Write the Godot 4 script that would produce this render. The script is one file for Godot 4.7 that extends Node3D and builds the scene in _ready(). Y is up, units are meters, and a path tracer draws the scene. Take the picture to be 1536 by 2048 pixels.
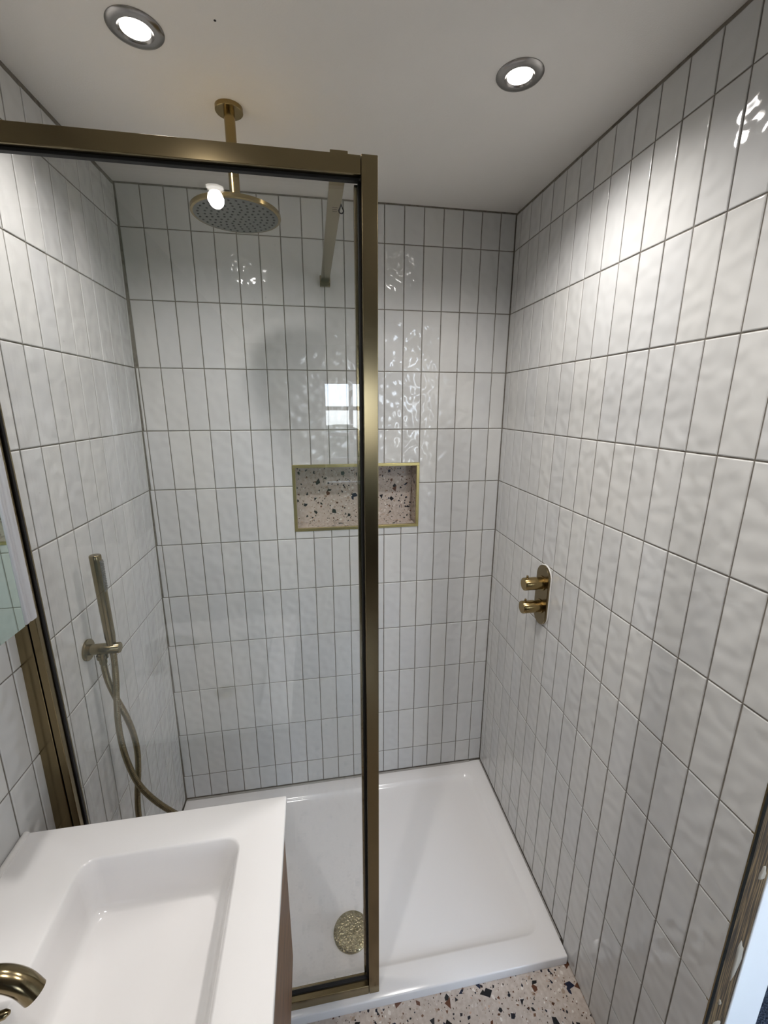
extends Node3D
# A shower room: tiled alcove with a framed glass screen, washbasin in the foreground.
# x runs along the back wall (0 = left corner), y is up (0 = floor), z runs from the back wall (0) towards the camera.

const PITCH_W := 0.06764       # tile width with its joint
const PITCH_H := 0.203         # tile height with its joint
const JOINT := 0.0028
const ROW0 := 2.178            # height of the first horizontal joint below the ceiling
const TRAY_TOP := 0.031
const SCREEN_Z := 0.733        # front face of the shower screen's frame

var M := {}
var names := {}
var tile_meshes := {}
var rng := RandomNumberGenerator.new()


func _ready() -> void:
	rng.seed = 20240611
	set_camera()
	set_sky()
	make_materials()
	build_setting()
	build_tray()
	build_screen()
	build_vanity()
	build_mirror_cabinet()
	build_niche()
	build_ceiling_shower()
	build_hand_shower()
	build_valve()
	build_downlights()
	build_outside()


# ------------------------------------------------------------------ camera, sky
func set_camera() -> void:
	var cam := Camera3D.new()
	cam.name = "camera"
	cam.fov = rad_to_deg(2.0 * atan(1024.0 / 848.0))
	cam.near = 0.02
	cam.far = 100.0
	var right := Vector3(0.9860, 0.0018, 0.1666)
	var down := Vector3(-0.0389, -0.9698, 0.2409)
	var fwd := Vector3(0.1620, -0.2440, -0.9561)
	cam.transform = Transform3D(Basis(right, -down, -fwd).orthonormalized(), Vector3(0.5493, 1.6549, 1.5641))
	add_child(cam)
	cam.current = true


func set_sky() -> void:
	var sm := ProceduralSkyMaterial.new()
	sm.sky_top_color = Color(0.80, 0.88, 0.98)
	sm.sky_horizon_color = Color(0.90, 0.95, 1.0)
	sm.ground_horizon_color = Color(0.88, 0.91, 0.93)
	sm.ground_bottom_color = Color(0.36, 0.37, 0.36)
	sm.ground_curve = 0.12
	sm.sun_angle_max = 1.0
	sm.energy_multiplier = 14.0
	var sky := Sky.new()
	sky.sky_material = sm
	var env := Environment.new()
	env.background_mode = Environment.BG_SKY
	env.sky = sky
	env.tonemap_mode = Environment.TONE_MAPPER_LINEAR
	env.tonemap_exposure = 1.0
	env.sdfgi_enabled = true
	env.ssao_enabled = true
	env.ssil_enabled = true
	var we := WorldEnvironment.new()
	we.name = "world_environment"
	we.environment = env
	add_child(we)


# ------------------------------------------------------------------ nodes and names
func numbered(called: String) -> String:
	var n: int = names.get(called, 0)
	names[called] = n + 1
	return called if n == 0 else "%s_%03d" % [called, n]


func tag(o: Node, label: String, category := "", group := "", kind := "") -> void:
	o.set_meta("label", label)
	if category: o.set_meta("category", category)
	if group: o.set_meta("group", group)
	if kind: o.set_meta("kind", kind)


func thing(called: String, at: Vector3, label: String, category: String, group := "", kind := "") -> Node3D:
	var o := Node3D.new()
	o.name = numbered(called)
	add_child(o)
	o.position = at
	tag(o, label, category, group, kind)
	return o


func struct(called: String, at: Vector3, label: String, category: String) -> Node3D:
	return thing(called, at, label, category, "", "structure")


func part(called: String, mesh: Mesh, mat: Material, parent: Node, at := Vector3.ZERO) -> MeshInstance3D:
	var o := MeshInstance3D.new()
	o.name = called
	o.mesh = mesh
	o.material_override = mat
	parent.add_child(o, true)
	o.position = at
	o.cast_shadow = GeometryInstance3D.SHADOW_CASTING_SETTING_ON
	return o


# a rounded box given by two corners in the parent's frame
func slab(called: String, a: Vector3, b: Vector3, bevel: float, mat: Material, parent: Node) -> MeshInstance3D:
	var lo := Vector3(minf(a.x, b.x), minf(a.y, b.y), minf(a.z, b.z))
	var hi := Vector3(maxf(a.x, b.x), maxf(a.y, b.y), maxf(a.z, b.z))
	return part(called, rbox(hi - lo, bevel), mat, parent, (lo + hi) / 2.0)


# ------------------------------------------------------------------ mesh helpers
class Build:
	var v := PackedVector3Array()
	var n := PackedVector3Array()
	var i := PackedInt32Array()

	func add(p: Vector3, normal: Vector3) -> int:
		v.append(p)
		n.append(normal)
		return v.size() - 1

	# triangle whose front looks along the normals
	func tri(a: int, b: int, c: int) -> void:
		var g := (v[b] - v[a]).cross(v[c] - v[a])
		if g.length_squared() < 1e-20: return
		if g.dot(n[a] + n[b] + n[c]) > 0.0:
			i.append_array(PackedInt32Array([a, c, b]))
		else:
			i.append_array(PackedInt32Array([a, b, c]))

	func quad(a: int, b: int, c: int, d: int) -> void:
		tri(a, b, c)
		tri(a, c, d)

	func mesh() -> ArrayMesh:
		var arr := []
		arr.resize(Mesh.ARRAY_MAX)
		arr[Mesh.ARRAY_VERTEX] = v
		arr[Mesh.ARRAY_NORMAL] = n
		arr[Mesh.ARRAY_INDEX] = i
		var m := ArrayMesh.new()
		m.add_surface_from_arrays(Mesh.PRIMITIVE_TRIANGLES, arr)
		return m


func add_rbox(b: Build, size: Vector3, bevel: float, at := Vector3.ZERO) -> void:
	var h := size / 2.0
	var r := minf(bevel, minf(h.x, minf(h.y, h.z)) * 0.98)
	for axis in 3:
		for side in [-1.0, 1.0]:
			var u := (axis + 1) % 3
			var w := (axis + 2) % 3
			var cu := [-h[u], -(h[u] - r), h[u] - r, h[u]]
			var cw := [-h[w], -(h[w] - r), h[w] - r, h[w]]
			var id := []
			for q in 4:
				for p in 4:
					var pos := Vector3.ZERO
					pos[axis] = side * h[axis]
					pos[u] = cu[p]
					pos[w] = cw[q]
					var inner := Vector3(clampf(pos.x, -(h.x - r), h.x - r), clampf(pos.y, -(h.y - r), h.y - r), clampf(pos.z, -(h.z - r), h.z - r))
					var nn := (pos - inner).normalized()
					id.append(b.add(at + inner + nn * r, nn))
			for q in 3:
				for p in 3:
					b.quad(id[q * 4 + p], id[q * 4 + p + 1], id[(q + 1) * 4 + p + 1], id[(q + 1) * 4 + p])


func rbox(size: Vector3, bevel: float) -> ArrayMesh:
	var b := Build.new()
	add_rbox(b, size, bevel)
	return b.mesh()


# closed loops of equal length joined one to the next; sharp turns between bands are creased
func add_loft(b: Build, loops: Array, cap_first := true, cap_last := true, crease := 0.75, wrap := true) -> void:
	var count: int = loops[0].size()
	var centre := []
	for l in loops:
		var c := Vector3.ZERO
		for p in l: c += p
		centre.append(c / count)
	var band := []    # normal of each band at each point
	for k in loops.size() - 1:
		var row := PackedVector3Array()
		for j in count:
			var jp: int = (j + 1) % count
			var jm: int = (j - 1 + count) % count
			if not wrap:
				jp = mini(j + 1, count - 1)
				jm = maxi(j - 1, 0)
			var along: Vector3 = (loops[k][jp] - loops[k][jm]) + (loops[k + 1][jp] - loops[k + 1][jm])
			var across: Vector3 = loops[k + 1][j] - loops[k][j]
			row.append(along.cross(across).normalized())
		band.append(row)
	# which way is out: decided once, from the signed volume of the bands
	var vol := 0.0
	var mid := Vector3.ZERO
	for c in centre: mid += c
	mid /= centre.size()
	for k in loops.size() - 1:
		for j in count:
			var p: Vector3 = (loops[k][j] + loops[k + 1][j]) / 2.0
			var across2: Vector3 = loops[k + 1][j] - loops[k][j]
			vol += (p - mid).dot(band[k][j]) * across2.length()
	var flip := -1.0 if vol < 0.0 else 1.0
	for k in loops.size() - 1:
		var a := []
		var c := []
		for j in count:
			var nb: Vector3 = band[k][j]
			var n0 := nb
			var n1 := nb
			if k > 0 and band[k - 1][j].dot(nb) > crease: n0 = (nb + band[k - 1][j]).normalized()
			if k < loops.size() - 2 and band[k + 1][j].dot(nb) > crease: n1 = (nb + band[k + 1][j]).normalized()
			a.append(b.add(loops[k][j], n0 * flip))
			c.append(b.add(loops[k + 1][j], n1 * flip))
		for j in (count if wrap else count - 1):
			var jn: int = (j + 1) % count
			b.quad(a[j], a[jn], c[jn], c[j])
	for e in [0, loops.size() - 1]:
		if (e == 0 and not cap_first) or (e > 0 and not cap_last): continue
		var l: Array = loops[e]
		var nn := Vector3.ZERO
		for j in count: nn += (l[j] - centre[e]).cross(l[(j + 1) % count] - centre[e])
		nn = nn.normalized()
		var other: int = 1 if e == 0 else loops.size() - 2
		var off: Vector3 = centre[e] - centre[other]
		if off.length() < 1e-6: off = nn
		if nn.dot(off) < 0.0: nn = -nn
		var hub := b.add(centre[e], nn)
		var ring := []
		for p in l: ring.append(b.add(p, nn))
		for j in count: b.tri(hub, ring[j], ring[(j + 1) % count])


func loft(loops: Array, cap_first := true, cap_last := true, crease := 0.75) -> ArrayMesh:
	var b := Build.new()
	add_loft(b, loops, cap_first, cap_last, crease)
	return b.mesh()


# rounded rectangle in the xz plane at height y
func rrect(x0: float, x1: float, z0: float, z1: float, r: float, y: float, per := 7) -> Array:
	var out := []
	var cs := [Vector2(x1 - r, z1 - r), Vector2(x0 + r, z1 - r), Vector2(x0 + r, z0 + r), Vector2(x1 - r, z0 + r)]
	for k in 4:
		for s in per:
			var a := PI / 2.0 * (k + float(s) / (per - 1))
			out.append(Vector3(cs[k].x + cos(a) * r, y, cs[k].y + sin(a) * r))
	return out


func circle(at: Vector3, axis: Vector3, r: float, segs := 32) -> Array:
	var u := axis.cross(Vector3.UP if absf(axis.y) < 0.9 else Vector3.RIGHT).normalized()
	var w := axis.cross(u).normalized()
	var out := []
	for s in segs:
		var a := TAU * s / segs
		out.append(at + (u * cos(a) + w * sin(a)) * r)
	return out


# turned shape: pairs (distance along the axis, radius)
func turned(at: Vector3, axis: Vector3, profile: Array, segs := 32) -> ArrayMesh:
	var b := Build.new()
	add_turned(b, at, axis, profile, segs)
	return b.mesh()


func add_turned(b: Build, at: Vector3, axis: Vector3, profile: Array, segs := 32) -> void:
	var loops := []
	for p in profile: loops.append(circle(at + axis * p[0], axis, p[1], segs))
	add_loft(b, loops)


# tube along points; radius from a callable of the running length
func add_tube(b: Build, pts: Array, radius: Callable, segs := 14, caps := true) -> void:
	var loops := []
	var t: Vector3 = (pts[1] - pts[0]).normalized()
	var u := t.cross(Vector3.UP if absf(t.y) < 0.9 else Vector3.RIGHT).normalized()
	var run := 0.0
	for k in pts.size():
		var tn: Vector3 = (pts[mini(k + 1, pts.size() - 1)] - pts[maxi(k - 1, 0)]).normalized()
		u = (u - tn * u.dot(tn)).normalized()
		var w := tn.cross(u)
		if k > 0: run += (pts[k] - pts[k - 1]).length()
		var r: float = radius.call(run)
		var l := []
		for s in segs:
			var a := TAU * s / segs
			l.append(pts[k] + (u * cos(a) + w * sin(a)) * r)
		loops.append(l)
	add_loft(b, loops, caps, caps, -2.0)


func spline(points: Array, step: float) -> Array:
	var c := Curve3D.new()
	c.bake_interval = step
	for k in points.size():
		var tan: Vector3 = (points[mini(k + 1, points.size() - 1)] - points[maxi(k - 1, 0)]) / 6.0
		c.add_point(points[k], -tan, tan)
	var out := []
	var n := int(c.get_baked_length() / step)
	for k in n + 1: out.append(c.sample_baked(k * step, true))
	return out


# ------------------------------------------------------------------ materials
func plain(col: Color, rough: float, metal := 0.0) -> StandardMaterial3D:
	var m := StandardMaterial3D.new()
	m.albedo_color = col
	m.roughness = rough
	m.metallic = metal
	return m


func noise_image(size: int, freq: float, octaves: int, sd: int) -> ImageTexture:
	var f := FastNoiseLite.new()
	f.noise_type = FastNoiseLite.TYPE_SIMPLEX_SMOOTH
	f.seed = sd
	f.frequency = freq
	f.fractal_octaves = octaves
	var im := f.get_seamless_image(size, size)
	return ImageTexture.create_from_image(im)


func triplanar(m: StandardMaterial3D, scale: Vector3) -> void:
	m.uv1_triplanar = true
	m.uv1_world_triplanar = true
	m.uv1_scale = scale


func make_materials() -> void:
	# hand-made looking glaze: gentle hollows and ripples
	var ripple := noise_image(1024, 0.0090, 1, 5)
	for k in 4:
		var t := plain([Color(0.800, 0.797, 0.788), Color(0.788, 0.786, 0.780), Color(0.808, 0.804, 0.793), Color(0.795, 0.794, 0.790)][k], 0.06)
		t.heightmap_enabled = true
		t.heightmap_texture = ripple
		t.heightmap_scale = 0.19
		triplanar(t, Vector3(2.6, 2.6, 2.6))
		M["tile%d" % k] = t
	var g := plain(Color(0.50, 0.475, 0.44), 0.95)
	g.albedo_texture = ramp_noise(512, 0.02, 4, 9, [[0.0, Color(0.74, 0.73, 0.71)], [0.5, Color(1, 1, 1)], [1.0, Color(0.86, 0.85, 0.83)]])
	triplanar(g, Vector3(3, 3, 3))
	M.grout = g
	var p := plain(Color(0.90, 0.885, 0.865), 0.92)
	p.heightmap_enabled = true
	p.heightmap_texture = noise_image(512, 0.09, 3, 12)
	p.heightmap_scale = 0.02
	triplanar(p, Vector3(5, 5, 5))
	M.ceiling = p
	M.plaster = plain(Color(0.84, 0.83, 0.81), 0.9)
	M.taupe = plain(Color(0.40, 0.38, 0.355), 0.9)
	M.paint = plain(Color(0.93, 0.935, 0.935), 0.4)
	M.acrylic = plain(Color(0.905, 0.895, 0.89), 0.14)
	M.ceramic = plain(Color(0.915, 0.905, 0.90), 0.09)
	M.sealant = plain(Color(0.87, 0.86, 0.85), 0.35)
	# brushed brass
	M.brass = plain(Color(0.545, 0.487, 0.372), 0.20, 1.0)
	M.gold = plain(Color(0.61, 0.53, 0.365), 0.22, 1.0)
	M.pale_brass = plain(Color(0.76, 0.70, 0.48), 0.30, 1.0)
	M.chrome = plain(Color(0.62, 0.61, 0.60), 0.22, 1.0)
	M.aluminium = plain(Color(0.86, 0.86, 0.875), 0.30, 0.55)
	M.mirror = plain(Color(0.86, 0.92, 0.89), 0.015, 1.0)
	M.black = plain(Color(0.03, 0.03, 0.03), 0.5)
	M.rubber = plain(Color(0.05, 0.045, 0.05), 0.6)
	M.print = plain(Color(0.02, 0.02, 0.025), 0.5)
	M.head_face = plain(Color(0.40, 0.395, 0.385), 0.42, 0.3)
	var dr := plain(Color(0.66, 0.62, 0.49), 0.22, 1.0)
	dr.heightmap_enabled = true
	dr.heightmap_texture = noise_image(512, 0.03, 2, 71)
	dr.heightmap_scale = 0.35
	triplanar(dr, Vector3(7, 7, 7))
	M.drain = dr
	M.caulk = plain(Color(0.60, 0.585, 0.565), 0.7)
	var gl := plain(Color(0.36, 0.43, 0.37, 0.085), 0.0)
	gl.transparency = BaseMaterial3D.TRANSPARENCY_ALPHA
	M.glass = gl
	var wa := plain(Color(1, 1, 1, 0.05), 0.02)
	wa.transparency = BaseMaterial3D.TRANSPARENCY_ALPHA
	M.water = wa
	var wp := plain(Color(0.8, 0.85, 0.85, 0.03), 0.0)
	wp.transparency = BaseMaterial3D.TRANSPARENCY_ALPHA
	M.pane = wp
	var lens := plain(Color(1, 1, 1), 0.4)
	lens.emission_enabled = true
	lens.emission = Color(1.0, 0.97, 0.93)
	lens.emission_energy_multiplier = 9.0
	M.lens = lens
	# oiled oak veneer
	var w := plain(Color(1, 1, 1), 0.45)
	w.albedo_texture = ramp_noise(1024, 0.012, 5, 31, [[0.0, Color(0.30, 0.195, 0.105)], [0.45, Color(0.42, 0.28, 0.15)], [0.6, Color(0.48, 0.33, 0.19)], [1.0, Color(0.57, 0.415, 0.26)]])
	triplanar(w, Vector3(6.0, 7.0, 0.7))
	M.wood = w
	var tb := plain(Color(1, 1, 1), 0.75)
	tb.albedo_texture = ramp_noise(512, 0.03, 5, 41, [[0.0, Color(0.13, 0.09, 0.055)], [0.42, Color(0.22, 0.165, 0.10)], [0.6, Color(0.38, 0.30, 0.19)], [1.0, Color(0.55, 0.46, 0.32)]])
	triplanar(tb, Vector3(16, 0.45, 16))
	M.timber = tb
	M.filler = plain(Color(0.62, 0.585, 0.53), 0.9)
	var ca := plain(Color(1, 1, 1), 1.0)
	ca.albedo_texture = ramp_noise(512, 0.12, 3, 51, [[0.0, Color(0.13, 0.155, 0.21)], [0.5, Color(0.23, 0.27, 0.34)], [1.0, Color(0.42, 0.46, 0.52)]])
	ca.heightmap_enabled = true
	ca.heightmap_texture = noise_image(512, 0.12, 3, 51)
	ca.heightmap_scale = 0.6
	triplanar(ca, Vector3(3, 3, 3))
	M.carpet = ca
	M.leaf = plain(Color(0.10, 0.15, 0.07), 0.9)
	var te := plain(Color(1, 1, 1), 0.22)
	te.albedo_texture = terrazzo()
	triplanar(te, Vector3(1.9, 1.9, 1.9))
	M.terrazzo = te


func ramp_noise(size: int, freq: float, octaves: int, sd: int, stops: Array) -> ImageTexture:
	var f := FastNoiseLite.new()
	f.noise_type = FastNoiseLite.TYPE_SIMPLEX_SMOOTH
	f.seed = sd
	f.frequency = freq
	f.fractal_octaves = octaves
	var src := f.get_seamless_image(size, size)
	var gr := Gradient.new()
	gr.offsets = PackedFloat32Array(stops.map(func(s): return s[0]))
	gr.colors = PackedColorArray(stops.map(func(s): return s[1]))
	var im := Image.create(size, size, false, Image.FORMAT_RGB8)
	for y in size:
		for x in size:
			im.set_pixel(x, y, gr.sample(src.get_pixel(x, y).r))
	return ImageTexture.create_from_image(im)


# stone chips in a warm cement: irregular polygons of several kinds of stone, wrapped round the edges of the picture
func terrazzo() -> ImageTexture:
	var n := 1024
	var r := RandomNumberGenerator.new()
	r.seed = 77
	var f := FastNoiseLite.new()
	f.seed = 61
	f.frequency = 0.03
	f.fractal_octaves = 4
	var base := f.get_seamless_image(n, n)
	var im := Image.create(n, n, false, Image.FORMAT_RGB8)
	for y in n:
		for x in n:
			var k: float = base.get_pixel(x, y).r
			im.set_pixel(x, y, Color(0.675, 0.622, 0.578).lerp(Color(0.775, 0.73, 0.692), k))
	var sorts := [   # how many, least and greatest size in pixels, colours
		[900, 4.0, 11.0, [Color(0.80, 0.77, 0.74), Color(0.85, 0.83, 0.80), Color(0.66, 0.60, 0.55), Color(0.72, 0.62, 0.55)]],
		[160, 10.0, 20.0, [Color(0.78, 0.74, 0.71), Color(0.84, 0.81, 0.78), Color(0.62, 0.55, 0.49)]],
		[950, 3.0, 7.5, [Color(0.20, 0.15, 0.12), Color(0.36, 0.24, 0.18), Color(0.12, 0.11, 0.12), Color(0.45, 0.36, 0.29)]],
		[430, 6.0, 14.0, [Color(0.10, 0.10, 0.12), Color(0.14, 0.13, 0.15), Color(0.11, 0.12, 0.17), Color(0.32, 0.21, 0.15), Color(0.44, 0.33, 0.26)]],
		[105, 14.0, 34.0, [Color(0.07, 0.075, 0.10), Color(0.10, 0.12, 0.20), Color(0.08, 0.08, 0.09), Color(0.12, 0.12, 0.14), Color(0.09, 0.10, 0.15), Color(0.36, 0.22, 0.155)]],
	]
	for s in sorts:
		for c in s[0]:
			var at := Vector2(r.randf() * n, r.randf() * n)
			var size: float = lerpf(s[1], s[2], pow(r.randf(), 1.6))
			var col: Color = s[3][r.randi() % s[3].size()]
			var pts := []
			var m := r.randi_range(3, 5)
			var turn := r.randf() * TAU
			var slim := r.randf_range(0.5, 1.0)
			for k in m:
				var a := TAU * (k + r.randf_range(-0.25, 0.25)) / m
				var q := Vector2(cos(a), sin(a) * slim) * size * r.randf_range(0.6, 1.0)
				pts.append(q.rotated(turn))
			var reach := int(ceil(size))
			for dy in range(-reach, reach + 1):
				for dx in range(-reach, reach + 1):
					var d := Vector2(dx, dy)
					var inside := true
					for k in m:
						var e: Vector2 = pts[(k + 1) % m] - pts[k]
						if e.cross(d - pts[k]) < 0.0:
							inside = false
							break
					if inside:
						im.set_pixel(posmod(int(at.x) + dx, n), posmod(int(at.y) + dy, n), col)
	return ImageTexture.create_from_image(im)


# ------------------------------------------------------------------ the room
func ceiling_y(z: float) -> float:
	return 2.297 - 0.0195 * z


func left_wall_x(y: float, z: float) -> float:
	return -0.00766 * z + 0.01594 * (y - 2.178)


func right_wall_x(z: float) -> float:
	return 1.2753 - 0.01925 * z


func tile_mesh(w: float, h: float) -> ArrayMesh:
	var key := "%d_%d" % [roundi(w * 2000.0), roundi(h * 2000.0)]
	if tile_meshes.has(key): return tile_meshes[key]
	var b := Build.new()
	var e := minf(0.0026, minf(w, h) * 0.3)
	var hx := w / 2.0
	var hy := h / 2.0
	var sx := [-1.0, 1.0, 1.0, -1.0]
	var sy := [-1.0, -1.0, 1.0, 1.0]
	var face := []
	var mid := []
	var rim := []
	var back := []
	for k in 4:
		var out := Vector3(sx[k], sy[k], 0)
		face.append(b.add(Vector3(sx[k] * (hx - e), sy[k] * (hy - e), 0.0), Vector3(0, 0, 1)))
	b.quad(face[0], face[1], face[2], face[3])
	for k in 4:   # rolled edge, side by side so that the corners stay crisp
		var k2: int = (k + 1) % 4
		var dir := Vector3(sx[k] + sx[k2], sy[k] + sy[k2], 0).normalized()
		var a := b.add(Vector3(sx[k] * (hx - e), sy[k] * (hy - e), 0.0), Vector3(0, 0, 1))
		var c := b.add(Vector3(sx[k2] * (hx - e), sy[k2] * (hy - e), 0.0), Vector3(0, 0, 1))
		var n1 := (dir * 0.75 + Vector3(0, 0, 0.66)).normalized()
		var d := b.add(Vector3(sx[k2] * hx, sy[k2] * hy, -0.0012), n1)
		var f := b.add(Vector3(sx[k] * hx, sy[k] * hy, -0.0012), n1)
		b.quad(a, c, d, f)
		var g := b.add(Vector3(sx[k2] * hx, sy[k2] * hy, -0.0045), dir)
		var h2 := b.add(Vector3(sx[k] * hx, sy[k] * hy, -0.0045), dir)
		var d2 := b.add(Vector3(sx[k2] * hx, sy[k2] * hy, -0.0012), dir)
		var f2 := b.add(Vector3(sx[k] * hx, sy[k] * hy, -0.0012), dir)
		b.quad(f2, d2, g, h2)
	tile_meshes[key] = b.mesh()
	return tile_meshes[key]


# one tile between two corners of the wall's own plane (x along the wall, y up, faces at z = 0)
func lay_tile(wall: Node3D, x0: float, x1: float, y0: float, y1: float) -> void:
	var w := x1 - x0
	var h := y1 - y0
	if w < 0.006 or h < 0.006: return
	var o := part("tile", tile_mesh(w, h), M["tile%d" % (rng.randi() % 4)], wall, Vector3((x0 + x1) / 2.0, (y0 + y1) / 2.0, rng.randf_range(-0.0004, 0.0002)))
	o.rotation = Vector3(rng.randf_range(-0.0025, 0.0025), rng.randf_range(-0.0045, 0.0045), 0)


func rows(top: float, bottom: float) -> Array:
	var out := [[ROW0, top]]
	for j in 11:
		out.append([maxf(ROW0 - PITCH_H * (j + 1), bottom), ROW0 - PITCH_H * j])
	return out


func build_setting() -> void:
	var g := JOINT / 2.0
	# back wall, with the hole of the niche left open
	var wb := struct("wall_back", Vector3.ZERO, "white glazed tile wall behind the shower, with a niche in it", "wall")
	var bed := Build.new()
	var nx0 := 0.4764
	var nx1 := 0.9498
	var ny0 := 1.194
	var ny1 := 1.443
	for q in [[-0.15, nx0, -0.1, 2.4], [nx1, 1.40, -0.1, 2.4], [nx0, nx1, -0.1, ny0], [nx0, nx1, ny1, 2.4]]:
		add_rbox(bed, Vector3(q[1] - q[0], q[3] - q[2], 0.14), 0.0002, Vector3((q[0] + q[1]) / 2.0, (q[2] + q[3]) / 2.0, -0.0723))
	part("grout_bed", bed.mesh(), M.grout, wb)
	for row in rows(ceiling_y(0) - 0.004, TRAY_TOP + 0.006):
		for k in range(-1, 19):
			var x0 := ROW0 * 0.0 + 1.2203 - PITCH_W * (k + 1)
			var x1 := x0 + PITCH_W
			var lx0 := x0 + g
			var lx1 := x1 - g
			if k == -1: lx1 = right_wall_x(0) - 0.0015
			if k == 18: lx0 = left_wall_x((row[0] + row[1]) / 2.0, 0) + 0.0032
			var y0: float = row[0] + g
			var y1: float = row[1] - g
			if k >= 4 and k < 11 and y1 > ny0 and y0 < ny1:   # cut round the niche
				lay_tile(wb, lx0, lx1, ny1 + 0.001, y1)
				lay_tile(wb, lx0, lx1, y0, ny0 - 0.001)
			else:
				lay_tile(wb, lx0, lx1, y0, y1)
	# right wall, up to the doorway
	var wr := struct("wall_right", Vector3(right_wall_x(0), 0, 0), "long wall of white glazed tiles holding the brass shower valve", "wall")
	var ur := Vector3(-0.01925, 0, 1).normalized()
	wr.basis = Basis(ur, Vector3.UP, ur.cross(Vector3.UP))
	slab("grout_bed", Vector3(-0.10, -0.05, -0.055), Vector3(1.118, 2.4, -0.0023), 0.0003, M.grout, wr)
	for m in range(-1, 16):
		var a := 0.0389 + PITCH_W * m
		var u0 := maxf(a + g, 0.0022)
		var u1 := a + PITCH_W - g
		if m == 15: u1 = 1.1185
		for row in rows(ceiling_y(a + PITCH_W / 2.0) - 0.007, (TRAY_TOP + 0.004) if a + PITCH_W < 0.76 else 0.002):
			lay_tile(wr, u0, u1, row[0] + g, row[1] - g)
	# left wall, a little out of plumb
	var wl := struct("wall_left", Vector3(left_wall_x(0, 0), 0, 0), "white glazed tile wall with the hand shower and the washbasin", "wall")
	var nl := Vector3(1, -0.01594, 0.00766).normalized()
	var yl := (Vector3(0.01594, 1, 0)).normalized()
	wl.basis = Basis(yl.cross(nl), yl, nl).orthonormalized()
	slab("grout_bed", Vector3(-1.44, -0.05, -0.12), Vector3(0.10, 2.4, -0.0023), 0.0003, M.grout, wl)
	slab("plaster", Vector3(-4.35, -0.05, -0.12), Vector3(-1.44, 2.4, -0.001), 0.001, M.taupe, wl)
	for n in range(-2, 20):
		var a := 0.0795 + PITCH_W * n
		var z0 := maxf(a + g, 0.0022)
		var z1 := a + PITCH_W - g
		if z1 - z0 < 0.006: continue
		for row in rows(ceiling_y(a + PITCH_W / 2.0) - 0.010, (TRAY_TOP + 0.004) if a + PITCH_W < 0.76 else 0.002):
			lay_tile(wl, -z1, -z0, row[0] + g, row[1] - g)
	# floor and ceiling
	var fl := struct("floor", Vector3.ZERO, "beige terrazzo bathroom floor with dark stone chips", "floor")
	slab("terrazzo_slab", Vector3(-0.2, -0.08, -0.1), Vector3(1.316, 0.0, 4.35), 0.001, M.terrazzo, fl)
	var ce := struct("ceiling", Vector3(0, 2.297, 0), "matt off-white painted ceiling with recessed downlights", "ceiling")
	ce.rotation.x = 0.0195
	slab("plasterboard", Vector3(-0.25, 0.0, -0.2), Vector3(1.40, 0.10, 4.45), 0.001, M.ceiling, ce)
	part("pin_hole", turned(Vector3(0.416, 0.0, 0.632), Vector3.DOWN, [[-0.001, 0.0022], [0.0004, 0.0022], [0.0006, 0.001]], 10), M.black, ce)
	# wall behind the camera, with the window that the glass mirrors
	var wf := struct("wall_front", Vector3(0, 0, 4.2), "plain taupe painted wall around the small-paned window", "wall")
	var fb := Build.new()
	for q in [[-0.2, 0.676, -0.05, 2.4], [1.230, 1.40, -0.05, 2.4], [0.676, 1.230, -0.05, 0.854], [0.676, 1.230, 1.884, 2.4]]:
		add_rbox(fb, Vector3(q[1] - q[0], q[3] - q[2], 0.16), 0.0005, Vector3((q[0] + q[1]) / 2.0, (q[2] + q[3]) / 2.0, 0.08))
	part("plaster", fb.mesh(), M.taupe, wf)
	build_window("window_1", Vector3(0.676, 0.854, 4.21), 0.554, 1.03, 2, 4, "white small-paned timber window of the bathroom")
	# right side past the tiles: timber edge, door frame, doorway, rest of the partition
	var tr := struct("trim_1", Vector3(1.2575, 0, 1.119), "bare dark timber edge strip beside the doorway, spotted with filler", "trim")
	slab("edge_board", Vector3(-0.001, 0, -0.02), Vector3(0.052, 2.10, 0.0), 0.002, M.timber, tr)
	slab("tile_edge_profile", Vector3(-0.0025, 0, -0.006), Vector3(0.006, 2.10, 0.0015), 0.0006, M.brass, tr)
	for s in [[0.037, 0.865, 0.016, 0.010], [0.036, 0.655, 0.050, 0.011], [0.022, 0.545, 0.006, 0.005], [0.044, 0.98, 0.02, 0.006], [0.030, 0.47, 0.022, 0.012]]:
		var loops := []
		for q in [[-0.001, 1.0], [0.0015, 0.92], [0.0028, 0.6]]:
			var l := []
			for c in 10:
				var an := TAU * c / 10.0
				var wob := 1.0 + 0.22 * sin(an * 3.0 + s[1] * 40.0)
				l.append(Vector3(s[0] + cos(an) * s[3] * 0.7 * wob * q[1], s[1] + sin(an) * s[2] * wob * q[1], q[0]))
			loops.append(l)
		part("filler_blob", loft(loops, false, true, -2.0), M.filler, tr)
	var d1 := struct("door_1", Vector3(1.31, 0, 1.12), "white painted door frame of the doorway to the carpeted landing", "door frame")
	slab("jamb", Vector3(0.0, 0, -0.10), Vector3(0.079, 2.06, 0.0), 0.003, M.paint, d1)
	slab("jamb", Vector3(-0.055, 0, 0.80), Vector3(0.079, 2.06, 0.83), 0.003, M.paint, d1)
	slab("head", Vector3(-0.055, 2.03, 0.0), Vector3(0.079, 2.06, 0.80), 0.003, M.paint, d1)
	var w2 := struct("wall_right_beyond", Vector3(1.25, 0, 0), "plain taupe painted partition beyond the doorway", "wall")
	slab("plaster", Vector3(0.005, -0.05, 1.95), Vector3(0.139, 2.4, 4.3), 0.001, M.taupe, w2)
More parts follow.
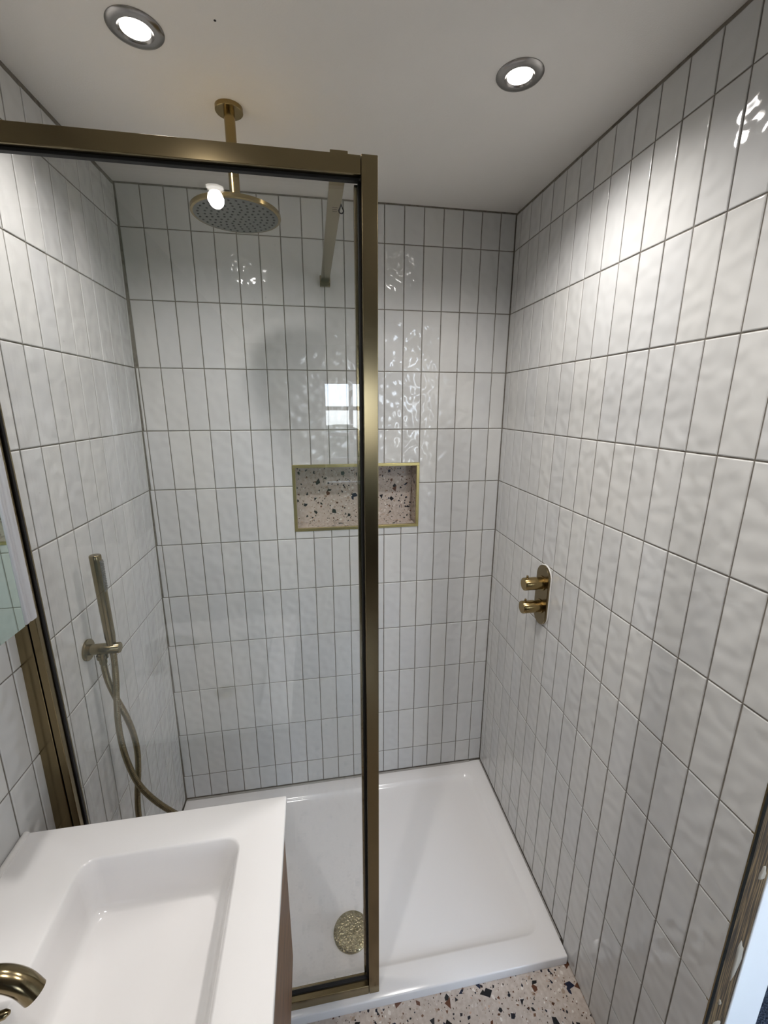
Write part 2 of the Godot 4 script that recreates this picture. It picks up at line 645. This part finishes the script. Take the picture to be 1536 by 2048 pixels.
	slab("lintel", Vector3(0.008, 2.06, 1.12), Vector3(0.139, 2.4, 1.95), 0.001, M.plaster, w2)
	slab("landing_side", Vector3(0.09, -0.05, -0.14), Vector3(0.139, 2.4, 1.02), 0.001, M.plaster, w2)
	# the landing
	var fh := struct("floor_landing", Vector3.ZERO, "blue-grey carpet on the landing past the white door frame", "carpet")
	slab("carpet", Vector3(1.316, -0.09, -0.10), Vector3(3.0, 0.004, 3.0), 0.002, M.carpet, fh)
	var wh := struct("wall_landing", Vector3.ZERO, "plain white landing walls with a window", "wall")
	slab("side", Vector3(2.9, -0.05, -0.15), Vector3(3.02, 2.4, 3.05), 0.001, M.plaster, wh)
	slab("end", Vector3(1.389, -0.05, -0.15), Vector3(2.9, 2.4, -0.05), 0.001, M.plaster, wh)
	var hb := Build.new()
	for q in [[1.389, 1.48, -0.05, 2.4], [2.83, 2.95, -0.05, 2.4], [1.48, 2.83, -0.05, 0.6], [1.48, 2.83, 2.15, 2.4]]:
		add_rbox(hb, Vector3(q[1] - q[0], q[3] - q[2], 0.12), 0.0005, Vector3((q[0] + q[1]) / 2.0, (q[2] + q[3]) / 2.0, 3.0))
	part("window_wall", hb.mesh(), M.plaster, wh)
	slab("return", Vector3(1.30, -0.05, 2.62), Vector3(1.40, 2.4, 3.06), 0.001, M.plaster, wh)
	slab("landing_ceiling", Vector3(1.38, 2.30, -0.15), Vector3(3.0, 2.4, 3.06), 0.001, M.ceiling, wh)
	build_window("window_2", Vector3(1.48, 0.60, 2.98), 1.35, 1.55, 2, 1, "large white-framed landing window")


func build_window(called: String, at: Vector3, w: float, h: float, cols: int, lines: int, label: String) -> void:
	var o := struct(called, at, label, "window")
	var f := 0.024
	slab("frame", Vector3(0, 0, 0), Vector3(f, h, 0.06), 0.002, M.paint, o)
	slab("frame", Vector3(w - f, 0, 0), Vector3(w, h, 0.06), 0.002, M.paint, o)
	slab("frame", Vector3(f, 0, 0), Vector3(w - f, f, 0.06), 0.002, M.paint, o)
	slab("frame", Vector3(f, h - f, 0), Vector3(w - f, h, 0.06), 0.002, M.paint, o)
	var bar := 0.040 if lines > 1 else 0.06
	var pw := (w - 2 * f - bar * (cols - 1)) / cols
	var ph := (h - 2 * f - bar * (lines - 1)) / lines
	for c in range(1, cols):
		var x := f + c * pw + (c - 1) * bar
		slab("glazing_bar", Vector3(x, f, 0.012), Vector3(x + bar, h - f, 0.048), 0.003, M.paint, o)
	for l in range(1, lines):
		var y := f + l * ph + (l - 1) * bar
		for c in cols:
			var x := f + c * (pw + bar)
			slab("glazing_bar", Vector3(x, y, 0.014), Vector3(x + pw, y + bar, 0.046), 0.003, M.paint, o)
	for l in lines:
		for c in cols:
			var b := BoxMesh.new()
			b.size = Vector3(pw, ph, 0.004)
			part("pane", b, M.pane, o, Vector3(f + c * (pw + bar) + pw / 2.0, f + l * (ph + bar) + ph / 2.0, 0.03))


# ------------------------------------------------------------------ shower tray
func build_tray() -> void:
	var t := thing("shower_tray", Vector3.ZERO, "white acrylic shower tray with a shallow rounded recess", "shower tray")
	var xr := 1.262
	var xl := -0.033
	var top := TRAY_TOP
	var loops := [
		rrect(xl, xr, 0.0, 0.750, 0.004, 0.0),
		rrect(xl, xr, 0.0, 0.750, 0.004, top - 0.004),
		rrect(xl + 0.0012, xr - 0.0012, 0.0012, 0.7488, 0.004, top - 0.0012),
		rrect(xl + 0.004, xr - 0.004, 0.004, 0.746, 0.004, top),
		rrect(0.020, 1.214, 0.060, 0.684, 0.052, top),
		rrect(0.023, 1.211, 0.063, 0.681, 0.050, top - 0.0010),
		rrect(0.028, 1.206, 0.068, 0.676, 0.047, top - 0.0045),
		rrect(0.034, 1.200, 0.074, 0.670, 0.044, top - 0.0090),
		rrect(0.042, 1.192, 0.082, 0.662, 0.040, top - 0.0115),
		rrect(0.055, 1.179, 0.095, 0.649, 0.036, top - 0.0128),
		rrect(0.075, 1.159, 0.115, 0.629, 0.036, top - 0.0134),
	]
	for k in 4:      # the right edge follows the wall, which is not quite square
		for j in loops[k].size():
			var q: Vector3 = loops[k][j]
			if q.x > 1.0: q.x += right_wall_x(q.z) - 0.0028 - 1.262
			loops[k][j] = q
	part("tray_body", loft(loops, true, true, 0.6), M.acrylic, t)
	var b := Build.new()
	add_turned(b, Vector3(0.615, top - 0.0142, 0.572), Vector3.UP, [[0.0, 0.0575], [0.006, 0.0575], [0.0085, 0.055], [0.0105, 0.045], [0.0120, 0.025], [0.0125, 0.004]], 48)
	var drain := part("drain_cover", b.mesh(), M.drain, t)
	drain.set_meta("label", "round brass drain cover")
	var bead := Build.new()
	add_tube(bead, spline([Vector3(-0.028, top, 0.003), Vector3(0.6, top, 0.003), Vector3(1.268, top, 0.003)], 0.05), func(_r): return 0.0045, 8)
	part("sealant_bead", bead.mesh(), M.caulk, t)
	bead = Build.new()
	add_tube(bead, spline([Vector3(1.2728, top, 0.004), Vector3(1.2652, top, 0.4), Vector3(1.2585, top, 0.747)], 0.05), func(_r): return 0.0025, 8)
	part("sealant_bead", bead.mesh(), M.caulk, t)


# ------------------------------------------------------------------ glass screen
func build_screen() -> void:
	var s := thing("shower_screen", Vector3.ZERO, "clear glass shower screen in a brushed bronze-brass frame", "shower screen")
	var z1 := SCREEN_Z
	var z0 := z1 - 0.032
	var zg := z1 - 0.026
	var pane := BoxMesh.new()
	pane.size = Vector3(0.636, 1.97, 0.006)
	var gp := part("glass_pane", pane, M.glass, s, Vector3(0.332, 1.05, zg))
	gp.set_meta("label", "clear glass pane with a small printed drop mark")
	slab("top_rail", Vector3(-0.004, 2.034, z0), Vector3(0.6495, 2.0625, z1), 0.0012, M.brass, s)
	slab("bottom_rail", Vector3(0.026, TRAY_TOP, z0), Vector3(0.6495, 0.063, z1 + 0.001), 0.0015, M.brass, s)
	var post := slab("post", Vector3(0.650, TRAY_TOP, z0 - 0.002), Vector3(0.6785, 2.064, z1 + 0.0015), 0.0014, M.brass, s)
	slab("post_lip", Vector3(0.640, 0.07, z0 - 0.010), Vector3(0.652, 2.03, z0 + 0.006), 0.001, M.brass, s)
	slab("wall_channel", Vector3(-0.035, TRAY_TOP, z0 - 0.004), Vector3(0.0035, 2.05, z1 + 0.001), 0.0012, M.brass, s)
	slab("side_stile", Vector3(0.0045, TRAY_TOP, z0), Vector3(0.0182, 2.034, z1 - 0.001), 0.0012, M.brass, s)
	slab("rubber_seal", Vector3(0.0182, 0.06, zg + 0.003), Vector3(0.0214, 2.03, zg + 0.010), 0.0008, M.rubber, s)
	slab("rubber_seal", Vector3(0.0265, 2.0295, zg + 0.003), Vector3(0.649, 2.0345, zg + 0.014), 0.0008, M.rubber, s)
	slab("rubber_seal", Vector3(0.0265, 0.0625, zg + 0.003), Vector3(0.649, 0.068, zg + 0.012), 0.0008, M.rubber, s)
	slab("rubber_seal", Vector3(0.6455, 0.06, zg + 0.003), Vector3(0.650, 2.03, zg + 0.010), 0.0008, M.rubber, s)
	for y in [1.99, 0.98]:
		part("screw", turned(Vector3(0.6492, y, z0 + 0.006), Vector3.LEFT, [[0.0, 0.0032], [0.0012, 0.003], [0.0018, 0.0015]], 14), M.chrome, s)
	# splashes left on the inner face of the glass
	var dp := Build.new()
	var dr := RandomNumberGenerator.new()
	dr.seed = 15
	for k in 150:
		var at2 := Vector3(dr.randf_range(0.04, 0.635), 0.0, zg - 0.003)
		at2.y = dr.randf_range(1.45, 2.02) if k < 60 else dr.randf_range(0.072, 0.45)
		if k > 110: at2 = Vector3(dr.randf_range(0.40, 0.64), 0.0705 + dr.randf() * 0.004, zg - 0.003)
		var rd := dr.randf_range(0.0006, 0.0015)
		add_turned(dp, at2, Vector3.FORWARD, [[0.0, rd], [rd * 0.35, rd * 0.85], [rd * 0.6, rd * 0.4]], 8)
	var drops := part("water_drops", dp.mesh(), M.water, s)
	drops.set_meta("kind", "stuff")
	# stay bar from the top rail to the back wall
	var bar := slab("brace_bar", Vector3(0.5995, 2.049, 0.010), Vector3(0.6275, 2.060, z0), 0.001, M.brass, s)
	bar.set_meta("label", "flat stay bar running to the back wall")
	slab("brace_clip", Vector3(0.598, 2.0615, z0 - 0.004), Vector3(0.628, 2.0675, z1 - 0.002), 0.0008, M.brass, s)
	slab("brace_socket", Vector3(0.5965, 2.036, -0.001), Vector3(0.6275 + 0.003, 2.0655, 0.013), 0.001, M.brass, s)
	slab("brace_socket", Vector3(0.5965, 2.043, 0.0145), Vector3(0.6275 + 0.003, 2.0655, 0.024), 0.001, M.brass, s)
	slab("socket_ring", Vector3(0.5972, 2.0435, 0.0128), Vector3(0.6298, 2.065, 0.0147), 0.0004, M.chrome, s)
	# printed care mark: a drop in outline and three short lines of small print
	var at := Vector3(0.6165, 1.9868, 0.0)
	var out := []
	var inn := []
	for k in 40:
		var a := TAU * k / 40.0 + PI / 2.0
		var sh := Vector2(cos(a), sin(a))
		var up := maxf(0.0, sh.y)
		var narrow := 1.0 - 0.55 * up * up
		out.append(Vector3(sh.x * 0.0053 * narrow, sh.y * 0.0053 + 0.0062 * pow(up, 4.0), 0))
		inn.append(Vector3(sh.x * 0.0030 * narrow, sh.y * 0.0030 + 0.0036 * pow(up, 4.0), 0))
	var b := Build.new()
	var n := Vector3(0, 0, 1)
	for k in 40:
		var j := (k + 1) % 40
		b.quad(b.add(out[k], n), b.add(out[j], n), b.add(inn[j], n), b.add(inn[k], n))
	var rr := RandomNumberGenerator.new()
	rr.seed = 4
	for l in 3:
		var x := -0.0155
		while x < -0.0072:
			var w := rr.randf_range(0.0006, 0.0014)
			add_rbox(b, Vector3(w, 0.0009, 0.0001), 0.00002, Vector3(x + w / 2.0, 0.0042 - l * 0.0029, 0))
			x += w + 0.00035
	var mark := part("printed_mark", b.mesh(), M.print, gp, at - gp.position + Vector3(0, 0, zg + 0.0031))
	mark.set_meta("label", "small black printed drop mark with three lines of print")


# ------------------------------------------------------------------ washbasin and its cabinet
func build_vanity() -> void:
	var top := 0.855
	var bs := thing("washbasin", Vector3(0, 0, 0), "white ceramic washbasin with a wide flat rim and rectangular bowl", "washbasin")
	var x0 := -0.020
	var x1 := 0.468
	var z0 := 0.817
	var z1 := 1.417
	var loops := [
		rrect(0.10, 0.40, 0.90, 1.335, 0.05, 0.735),
		rrect(0.06, 0.43, 0.86, 1.375, 0.04, top - 0.018),
		rrect(x0 + 0.004, x1 - 0.006, z0 + 0.004, z1 - 0.004, 0.004, top - 0.018),
		rrect(x0, x1, z0, z1, 0.003, top - 0.014),
		rrect(x0, x1, z0, z1, 0.003, top - 0.002),
		rrect(x0 + 0.0007, x1 - 0.0007, z0 + 0.0007, z1 - 0.0007, 0.003, top - 0.0006),
		rrect(x0 + 0.002, x1 - 0.002, z0 + 0.002, z1 - 0.002, 0.003, top),
		rrect(0.108, 0.389, 0.888, 1.346, 0.030, top),
		rrect(0.110, 0.387, 0.890, 1.344, 0.028, top - 0.0008),
		rrect(0.1125, 0.3845, 0.8925, 1.3415, 0.0265, top - 0.004),
		rrect(0.115, 0.376, 0.895, 1.339, 0.026, top - 0.030),
		rrect(0.120, 0.362, 0.900, 1.334, 0.026, top - 0.078),
		rrect(0.1225, 0.3555, 0.9025, 1.3315, 0.026, top - 0.093),
		rrect(0.128, 0.348, 0.908, 1.326, 0.026, top - 0.1005),
		rrect(0.136, 0.340, 0.916, 1.318, 0.026, top - 0.104),
		rrect(0.20, 0.28, 1.06, 1.18, 0.026, top - 0.108),
	]
	part("basin_body", loft(loops, true, true, 0.6), M.ceramic, bs)
	part("plug", turned(Vector3(0.24, top - 0.1085, 1.12), Vector3.UP, [[0.0, 0.032], [0.003, 0.032], [0.0045, 0.030], [0.005, 0.024], [0.006, 0.022], [0.0065, 0.004]], 36), M.pale_brass, bs)
	var bead := Build.new()
	add_tube(bead, spline([Vector3(-0.0205, top - 0.001, z0 + 0.002), Vector3(-0.0205, top - 0.001, 1.1), Vector3(-0.021, top - 0.001, 1.416)], 0.03), func(_r): return 0.0065, 10)
	part("sealant_bead", bead.mesh(), M.sealant, bs)
	var cb := thing("vanity_cabinet", Vector3(0, 0, 0), "brown wood-veneer vanity cabinet under the white washbasin", "cabinet")
	slab("side_panel", Vector3(-0.030, 0.405, 0.829), Vector3(0.440, top - 0.019, 0.847), 0.001, M.wood, cb)
	slab("side_panel", Vector3(-0.030, 0.405, 1.388), Vector3(0.440, top - 0.019, 1.406), 0.001, M.wood, cb)
	slab("bottom_panel", Vector3(-0.030, 0.405, 0.8475), Vector3(0.440, 0.423, 1.3875), 0.001, M.wood, cb)
	slab("door", Vector3(0.4405, 0.400, 0.828), Vector3(0.4595, top - 0.022, 1.1160), 0.0012, M.wood, cb)
	slab("door", Vector3(0.4405, 0.400, 1.1190), Vector3(0.4595, top - 0.022, 1.407), 0.0012, M.wood, cb)
	# mixer tap on the rim against the wall
	var tp := thing("basin_tap", Vector3(0.046, top, 1.112), "brushed brass basin tap with an arched round spout", "tap")
	part("body", turned(Vector3.ZERO, Vector3.UP, [[0.0, 0.026], [0.004, 0.026], [0.005, 0.0225], [0.085, 0.0225], [0.0875, 0.021]], 32), M.brass, tp)
	var sp := Build.new()
	var path := [Vector3(0.0, 0.07, 0), Vector3(0.012, 0.088, 0), Vector3(0.036, 0.097, 0), Vector3(0.066, 0.0985, 0.0), Vector3(0.092, 0.096, 0.001), Vector3(0.112, 0.085, 0.003), Vector3(0.125, 0.066, 0.005)]
	add_tube(sp, spline(path, 0.003), func(_r): return 0.0135, 28)
	part("spout", sp.mesh(), M.brass, tp)
	part("aerator", turned(Vector3(0.1235, 0.0683, 0.0048), Vector3(0.565, -0.82, 0.08).normalized(), [[0.0, 0.010], [0.0035, 0.010], [0.0036, 0.008]], 24), M.rubber, tp)
	part("handle_hub", turned(Vector3(0, 0.052, 0.018), Vector3(0, 0, 1), [[0.0, 0.015], [0.022, 0.015], [0.024, 0.013]], 28), M.brass, tp)
	var lv := Build.new()
	add_tube(lv, [Vector3(0.004, 0.052, 0.030), Vector3(0.05, 0.060, 0.026), Vector3(0.102, 0.0685, 0.022), Vector3(0.1065, 0.0695, 0.0215)], func(r): return 0.0052 if r < 0.10 else 0.0025, 14)
	part("lever", lv.mesh(), M.brass, tp)


func build_mirror_cabinet() -> void:
	var c := thing("mirror_cabinet", Vector3(0, 0, 0), "mirror-fronted bathroom cabinet with a rounded aluminium edge", "cabinet")
	var y0 := 1.336
	var y1 := 2.02
	var x := 0.120     # front of the door
	var z0 := 0.8775
	var z1 := 1.06
	slab("carcass", Vector3(-0.016, y0 + 0.004, z0 + 0.004), Vector3(x - 0.018, y1, z1), 0.001, M.black, c)
	var prof := []
	for k in 2:
		var y: float = [y0, y1][k]
		var l := []
		l.append(Vector3(x - 0.016, y, z0))
		for s in 9:
			var a := PI / 2.0 * s / 8.0
			l.append(Vector3(x - 0.012 + sin(a) * 0.012, y, z0 + 0.012 - cos(a) * 0.012))
		l.append(Vector3(x, y, z0 + 0.021))
		l.append(Vector3(x - 0.0025, y, z0 + 0.0225))
		l.append(Vector3(x - 0.0025, y, z0 + 0.0255))
		l.append(Vector3(x - 0.0005, y, z0 + 0.0270))
		l.append(Vector3(x - 0.0005, y, z0 + 0.0325))
		l.append(Vector3(x - 0.016, y, z0 + 0.0325))
		prof.append(l)
	var b := Build.new()
	add_loft(b, prof, true, true, 0.5)
	part("aluminium_edge", b.mesh(), M.aluminium, c)
	slab("mirror_door", Vector3(x - 0.016, y0 - 0.002, z0 + 0.033), Vector3(x - 0.002, y1, z1), 0.0012, M.mirror, c)


# ------------------------------------------------------------------ niche
func build_niche() -> void:
	var o := thing("wall_niche", Vector3(0.4764, 1.194, 0), "terrazzo-lined wall niche with a pale brass frame", "niche")
	var w := 0.4734
	var h := 0.249
	var d := 0.085
	slab("back_panel", Vector3(0, 0, -d - 0.012), Vector3(w, h, -d), 0.0005, M.terrazzo, o)
	slab("bottom_panel", Vector3(0.0005, 0, -d), Vector3(w - 0.0005, 0.009, -0.001), 0.0005, M.terrazzo, o)
	slab("top_panel", Vector3(0.0005, h - 0.009, -d), Vector3(w - 0.0005, h, -0.001), 0.0005, M.terrazzo, o)
	slab("side_panel", Vector3(0, 0.009, -d), Vector3(0.009, h - 0.009, -0.001), 0.0005, M.terrazzo, o)
	slab("side_panel", Vector3(w - 0.009, 0.009, -d), Vector3(w, h - 0.009, -0.001), 0.0005, M.terrazzo, o)
	var t := 0.0095
	slab("frame_strip", Vector3(-0.001, h - t, -0.010), Vector3(w + 0.001, h + 0.001, 0.0025), 0.0007, M.pale_brass, o)
	slab("frame_strip", Vector3(-0.001, -0.001, -0.010), Vector3(w + 0.001, t, 0.0025), 0.0007, M.pale_brass, o)
	slab("frame_strip", Vector3(-0.001, t, -0.010), Vector3(t, h - t, 0.0025), 0.0007, M.pale_brass, o)
	slab("frame_strip", Vector3(w - t, t, -0.010), Vector3(w + 0.001, h - t, 0.0025), 0.0007, M.pale_brass, o)


# ------------------------------------------------------------------ overhead shower
func build_ceiling_shower() -> void:
	var cy := ceiling_y(0.402)
	var o := thing("ceiling_shower", Vector3(0.3985, cy, 0.402), "round brass rain shower head hanging from the ceiling", "shower head")
	part("ceiling_flange", turned(Vector3.ZERO, Vector3.DOWN, [[-0.002, 0.0295], [0.0085, 0.0295], [0.0095, 0.0285], [0.0098, 0.012]], 40), M.gold, o)
	var drop := cy - 2.088
	part("arm", turned(Vector3.ZERO, Vector3.DOWN, [[0.006, 0.0118], [drop - 0.012, 0.0118]], 28), M.gold, o)
	part("collar", turned(Vector3(0, -drop + 0.013, 0), Vector3.DOWN, [[0.0, 0.0105], [0.003, 0.0105], [0.0031, 0.0122], [0.0135, 0.0122]], 28), M.gold, o)
	var hd := part("head", turned(Vector3(0, -drop, 0), Vector3.DOWN, [[-0.003, 0.020], [-0.001, 0.06], [0.0, 0.0985], [0.001, 0.0998], [0.0085, 0.0998], [0.0095, 0.0985], [0.0096, 0.094]], 72), M.gold, o)
	part("spray_face", turned(Vector3(0, -drop - 0.009, 0), Vector3.DOWN, [[0.0, 0.094], [0.0009, 0.0938], [0.0010, 0.0915]], 60), M.head_face, hd)
	var nz := Build.new()
	for ring in [[0.014, 6], [0.028, 12], [0.042, 18], [0.056, 22], [0.069, 26], [0.084, 34]]:
		for k in ring[1]:
			var a: float = TAU * (k + ring[0] * 9.0) / ring[1]
			add_turned(nz, Vector3(cos(a) * ring[0], -drop - 0.0098, sin(a) * ring[0]), Vector3.DOWN, [[0.0, 0.0027], [0.0012, 0.0024]], 8)
	var np := part("nozzles", nz.mesh(), M.rubber, hd)
	np.set_meta("kind", "stuff")


# ------------------------------------------------------------------ hand shower
func build_hand_shower() -> void:
	var y := 1.062
	var z := 0.513
	var wx := left_wall_x(y, z)
	var o := thing("shower_holder", Vector3(wx, y, z), "brass wall outlet and holder on the left tiles gripping the hand shower", "shower holder")
	part("wall_flange", turned(Vector3.ZERO, Vector3.RIGHT, [[-0.003, 0.027], [0.004, 0.027], [0.0055, 0.0255], [0.0056, 0.010]], 36), M.brass, o)
	part("arm", turned(Vector3.ZERO, Vector3.RIGHT, [[0.004, 0.0135], [0.074, 0.0135], [0.0755, 0.0122]], 28), M.brass, o)
	part("outlet", turned(Vector3(0.031, -0.010, 0), Vector3.DOWN, [[0.0, 0.011], [0.006, 0.011], [0.0065, 0.013], [0.016, 0.013], [0.018, 0.0095], [0.030, 0.0090], [0.031, 0.008]], 24), M.brass, o)
	var hs := thing("hand_shower", Vector3(wx, y, z), "slim brass stick hand shower with a long flexible hose", "hand shower")
	var foot := Vector3(0.0565, 0.002, 0.0)
	var head := Vector3(0.0535, 0.246, 0.000)
	var ax := (head - foot).normalized()
	part("handle", turned(foot, ax, [[-0.012, 0.0095], [0.012, 0.0098], [0.0125, 0.0105], [0.022, 0.0112], [0.030, 0.0120], [0.235, 0.0128], [0.2435, 0.0128], [0.2452, 0.0115]], 28), M.brass, hs)
	var nz := Build.new()
	for k in 12:
		add_rbox(nz, Vector3(0.005, 0.0032, 0.011), 0.0012, Vector3(0.0662, 0.160 + k * 0.0062, 0.000))
	add_rbox(nz, Vector3(0.004, 0.080, 0.014), 0.001, Vector3(0.0648, 0.194, 0.000))
	part("spray_strip", nz.mesh(), M.head_face, hs)
	# hose: from the outlet, twisting round itself, down to a loop on the tray and up to the handle's foot
	var pts := [
		Vector3(0.031, -0.036, 0.0), Vector3(0.031, -0.060, 0.0), Vector3(0.0345, -0.100, -0.001), Vector3(0.044, -0.150, -0.004), Vector3(0.0555, -0.205, -0.010),
		Vector3(0.0645, -0.265, -0.014), Vector3(0.0685, -0.325, -0.012), Vector3(0.0660, -0.385, -0.004), Vector3(0.0600, -0.445, 0.006),
		Vector3(0.0560, -0.520, 0.012), Vector3(0.0560, -0.640, 0.010), Vector3(0.062, -0.800, -0.01), Vector3(0.085, -0.920, -0.05), Vector3(0.145, -0.985, -0.10), Vector3(0.225, -0.990, -0.13), Vector3(0.285, -0.930, -0.13),
		Vector3(0.275, -0.820, -0.10), Vector3(0.215, -0.690, -0.06), Vector3(0.150, -0.580, -0.024), Vector3(0.1040, -0.490, 0.002), Vector3(0.0745, -0.410, 0.018), Vector3(0.0575, -0.340, 0.020), Vector3(0.0480, -0.275, 0.016),
		Vector3(0.0450, -0.210, 0.010), Vector3(0.0480, -0.150, 0.005), Vector3(0.0530, -0.090, 0.001), Vector3(0.0562, -0.040, 0.0), Vector3(0.0566, -0.008, 0.0)]
	var hose := Build.new()
	add_tube(hose, spline(pts, 0.00125), func(r): return 0.0072 + 0.0006 * (1.0 if fmod(r, 0.005) < 0.0025 else -0.6), 12)
	part("hose", hose.mesh(), M.brass, hs)


# ------------------------------------------------------------------ valve on the right wall
func stadium(x: float, half_w: float, half_h: float) -> Array:
	var out := []
	for k in 2:
		for s in 17:
			var a := PI * k + PI * s / 16.0
			out.append(Vector3(x, (half_h - half_w) * (1.0 if k == 0 else -1.0) + sin(a) * half_w, cos(a) * half_w))
	return out


func build_valve() -> void:
	var z := 0.406
	var o := thing("shower_valve", Vector3(right_wall_x(z), 1.0635, z), "brass oblong shower valve with two round knobs on the right tiles", "shower valve")
	o.rotation.y = -0.01925
	part("plate", loft([stadium(0.002, 0.0375, 0.1005), stadium(-0.0075, 0.0375, 0.1005), stadium(-0.0090, 0.0360, 0.099)]), M.brass, o)
	var wp := part("wall_seal", loft([stadium(0.002, 0.0395, 0.1025), stadium(-0.0018, 0.0395, 0.1025), stadium(-0.0028, 0.038, 0.101)]), M.sealant, o)
	wp.set_meta("label", "pale sealant edge round the plate")
	for y in [0.041, -0.039]:
		var k := part("knob", turned(Vector3(0, y, 0), Vector3.LEFT, [[0.008, 0.0235], [0.012, 0.0235], [0.0125, 0.0195], [0.030, 0.0195], [0.0302, 0.0205], [0.070, 0.0205], [0.0715, 0.0192]], 40), M.gold, o)
		part("pin", turned(Vector3(-0.060, y + 0.017, 0), Vector3.UP, [[0.0, 0.0036], [0.0105, 0.0036], [0.0115, 0.0026]], 16), M.gold, k)


# ------------------------------------------------------------------ downlights
func build_downlights() -> void:
	var spots := [[0.277, 0.592, "recessed chrome downlight over the shower head side"], [0.981, 0.605, "recessed chrome downlight near the right tiles"], [0.300, 1.345, "recessed chrome downlight above the washbasin"], [0.985, 1.345, "recessed chrome downlight over the open floor"]]
	for s in spots:
		var o := thing("downlight", Vector3(s[0], ceiling_y(s[1]), s[1]), s[2], "downlight", "ceiling downlights")
		o.rotation.x = 0.0195
		part("bezel", turned(Vector3.ZERO, Vector3.DOWN, [[-0.001, 0.046], [0.0012, 0.0458], [0.0038, 0.043], [0.0052, 0.036], [0.0048, 0.029], [0.0015, 0.0265], [0.0010, 0.0255], [0.0008, 0.002]], 56), M.chrome, o)
		part("lens", turned(Vector3.ZERO, Vector3.DOWN, [[0.0009, 0.0245], [0.0026, 0.0240], [0.0030, 0.0222], [0.0032, 0.004]], 40), M.lens, o)
		var l := SpotLight3D.new()
		l.name = "lamp"
		o.add_child(l, true)
		l.position = Vector3(0, -0.030, 0)
		l.rotation.x = -PI / 2.0
		l.spot_angle = 75.0
		l.spot_angle_attenuation = 0.9
		l.spot_range = 8.0
		l.spot_attenuation = 2.0
		l.light_size = 0.022
		l.light_energy = 0.51
		l.light_color = Color(1.0, 0.987, 0.975)
		l.shadow_enabled = true


# ------------------------------------------------------------------ outside the window
func build_outside() -> void:
	var f := FastNoiseLite.new()
	f.seed = 8
	f.frequency = 3.0
	f.fractal_octaves = 4
	var b := Build.new()
	var loops := []
	for k in 25:
		var t := k / 24.0
		var x := lerpf(-0.6, 2.6, t)
		var l := []
		for s in 24:
			var a := TAU * s / 24.0
			var top := lerpf(1.43, 0.55, smoothstep(1.02, 1.7, x))
			var p := Vector3(x, 0.4 + sin(a) * (top - 0.4 if sin(a) > 0.0 else 0.8), 5.2 + cos(a) * 0.4)
			p += Vector3(0, 0.05, 0.06) * f.get_noise_3d(p.x, p.y, p.z)
			l.append(p)
		loops.append(l)
	add_loft(b, loops, true, true, -2.0)
	var h := part("hedge", b.mesh(), M.leaf, self)
	h.name = numbered("hedge")
	tag(h, "dark clipped hedge outside the bathroom window", "hedge")
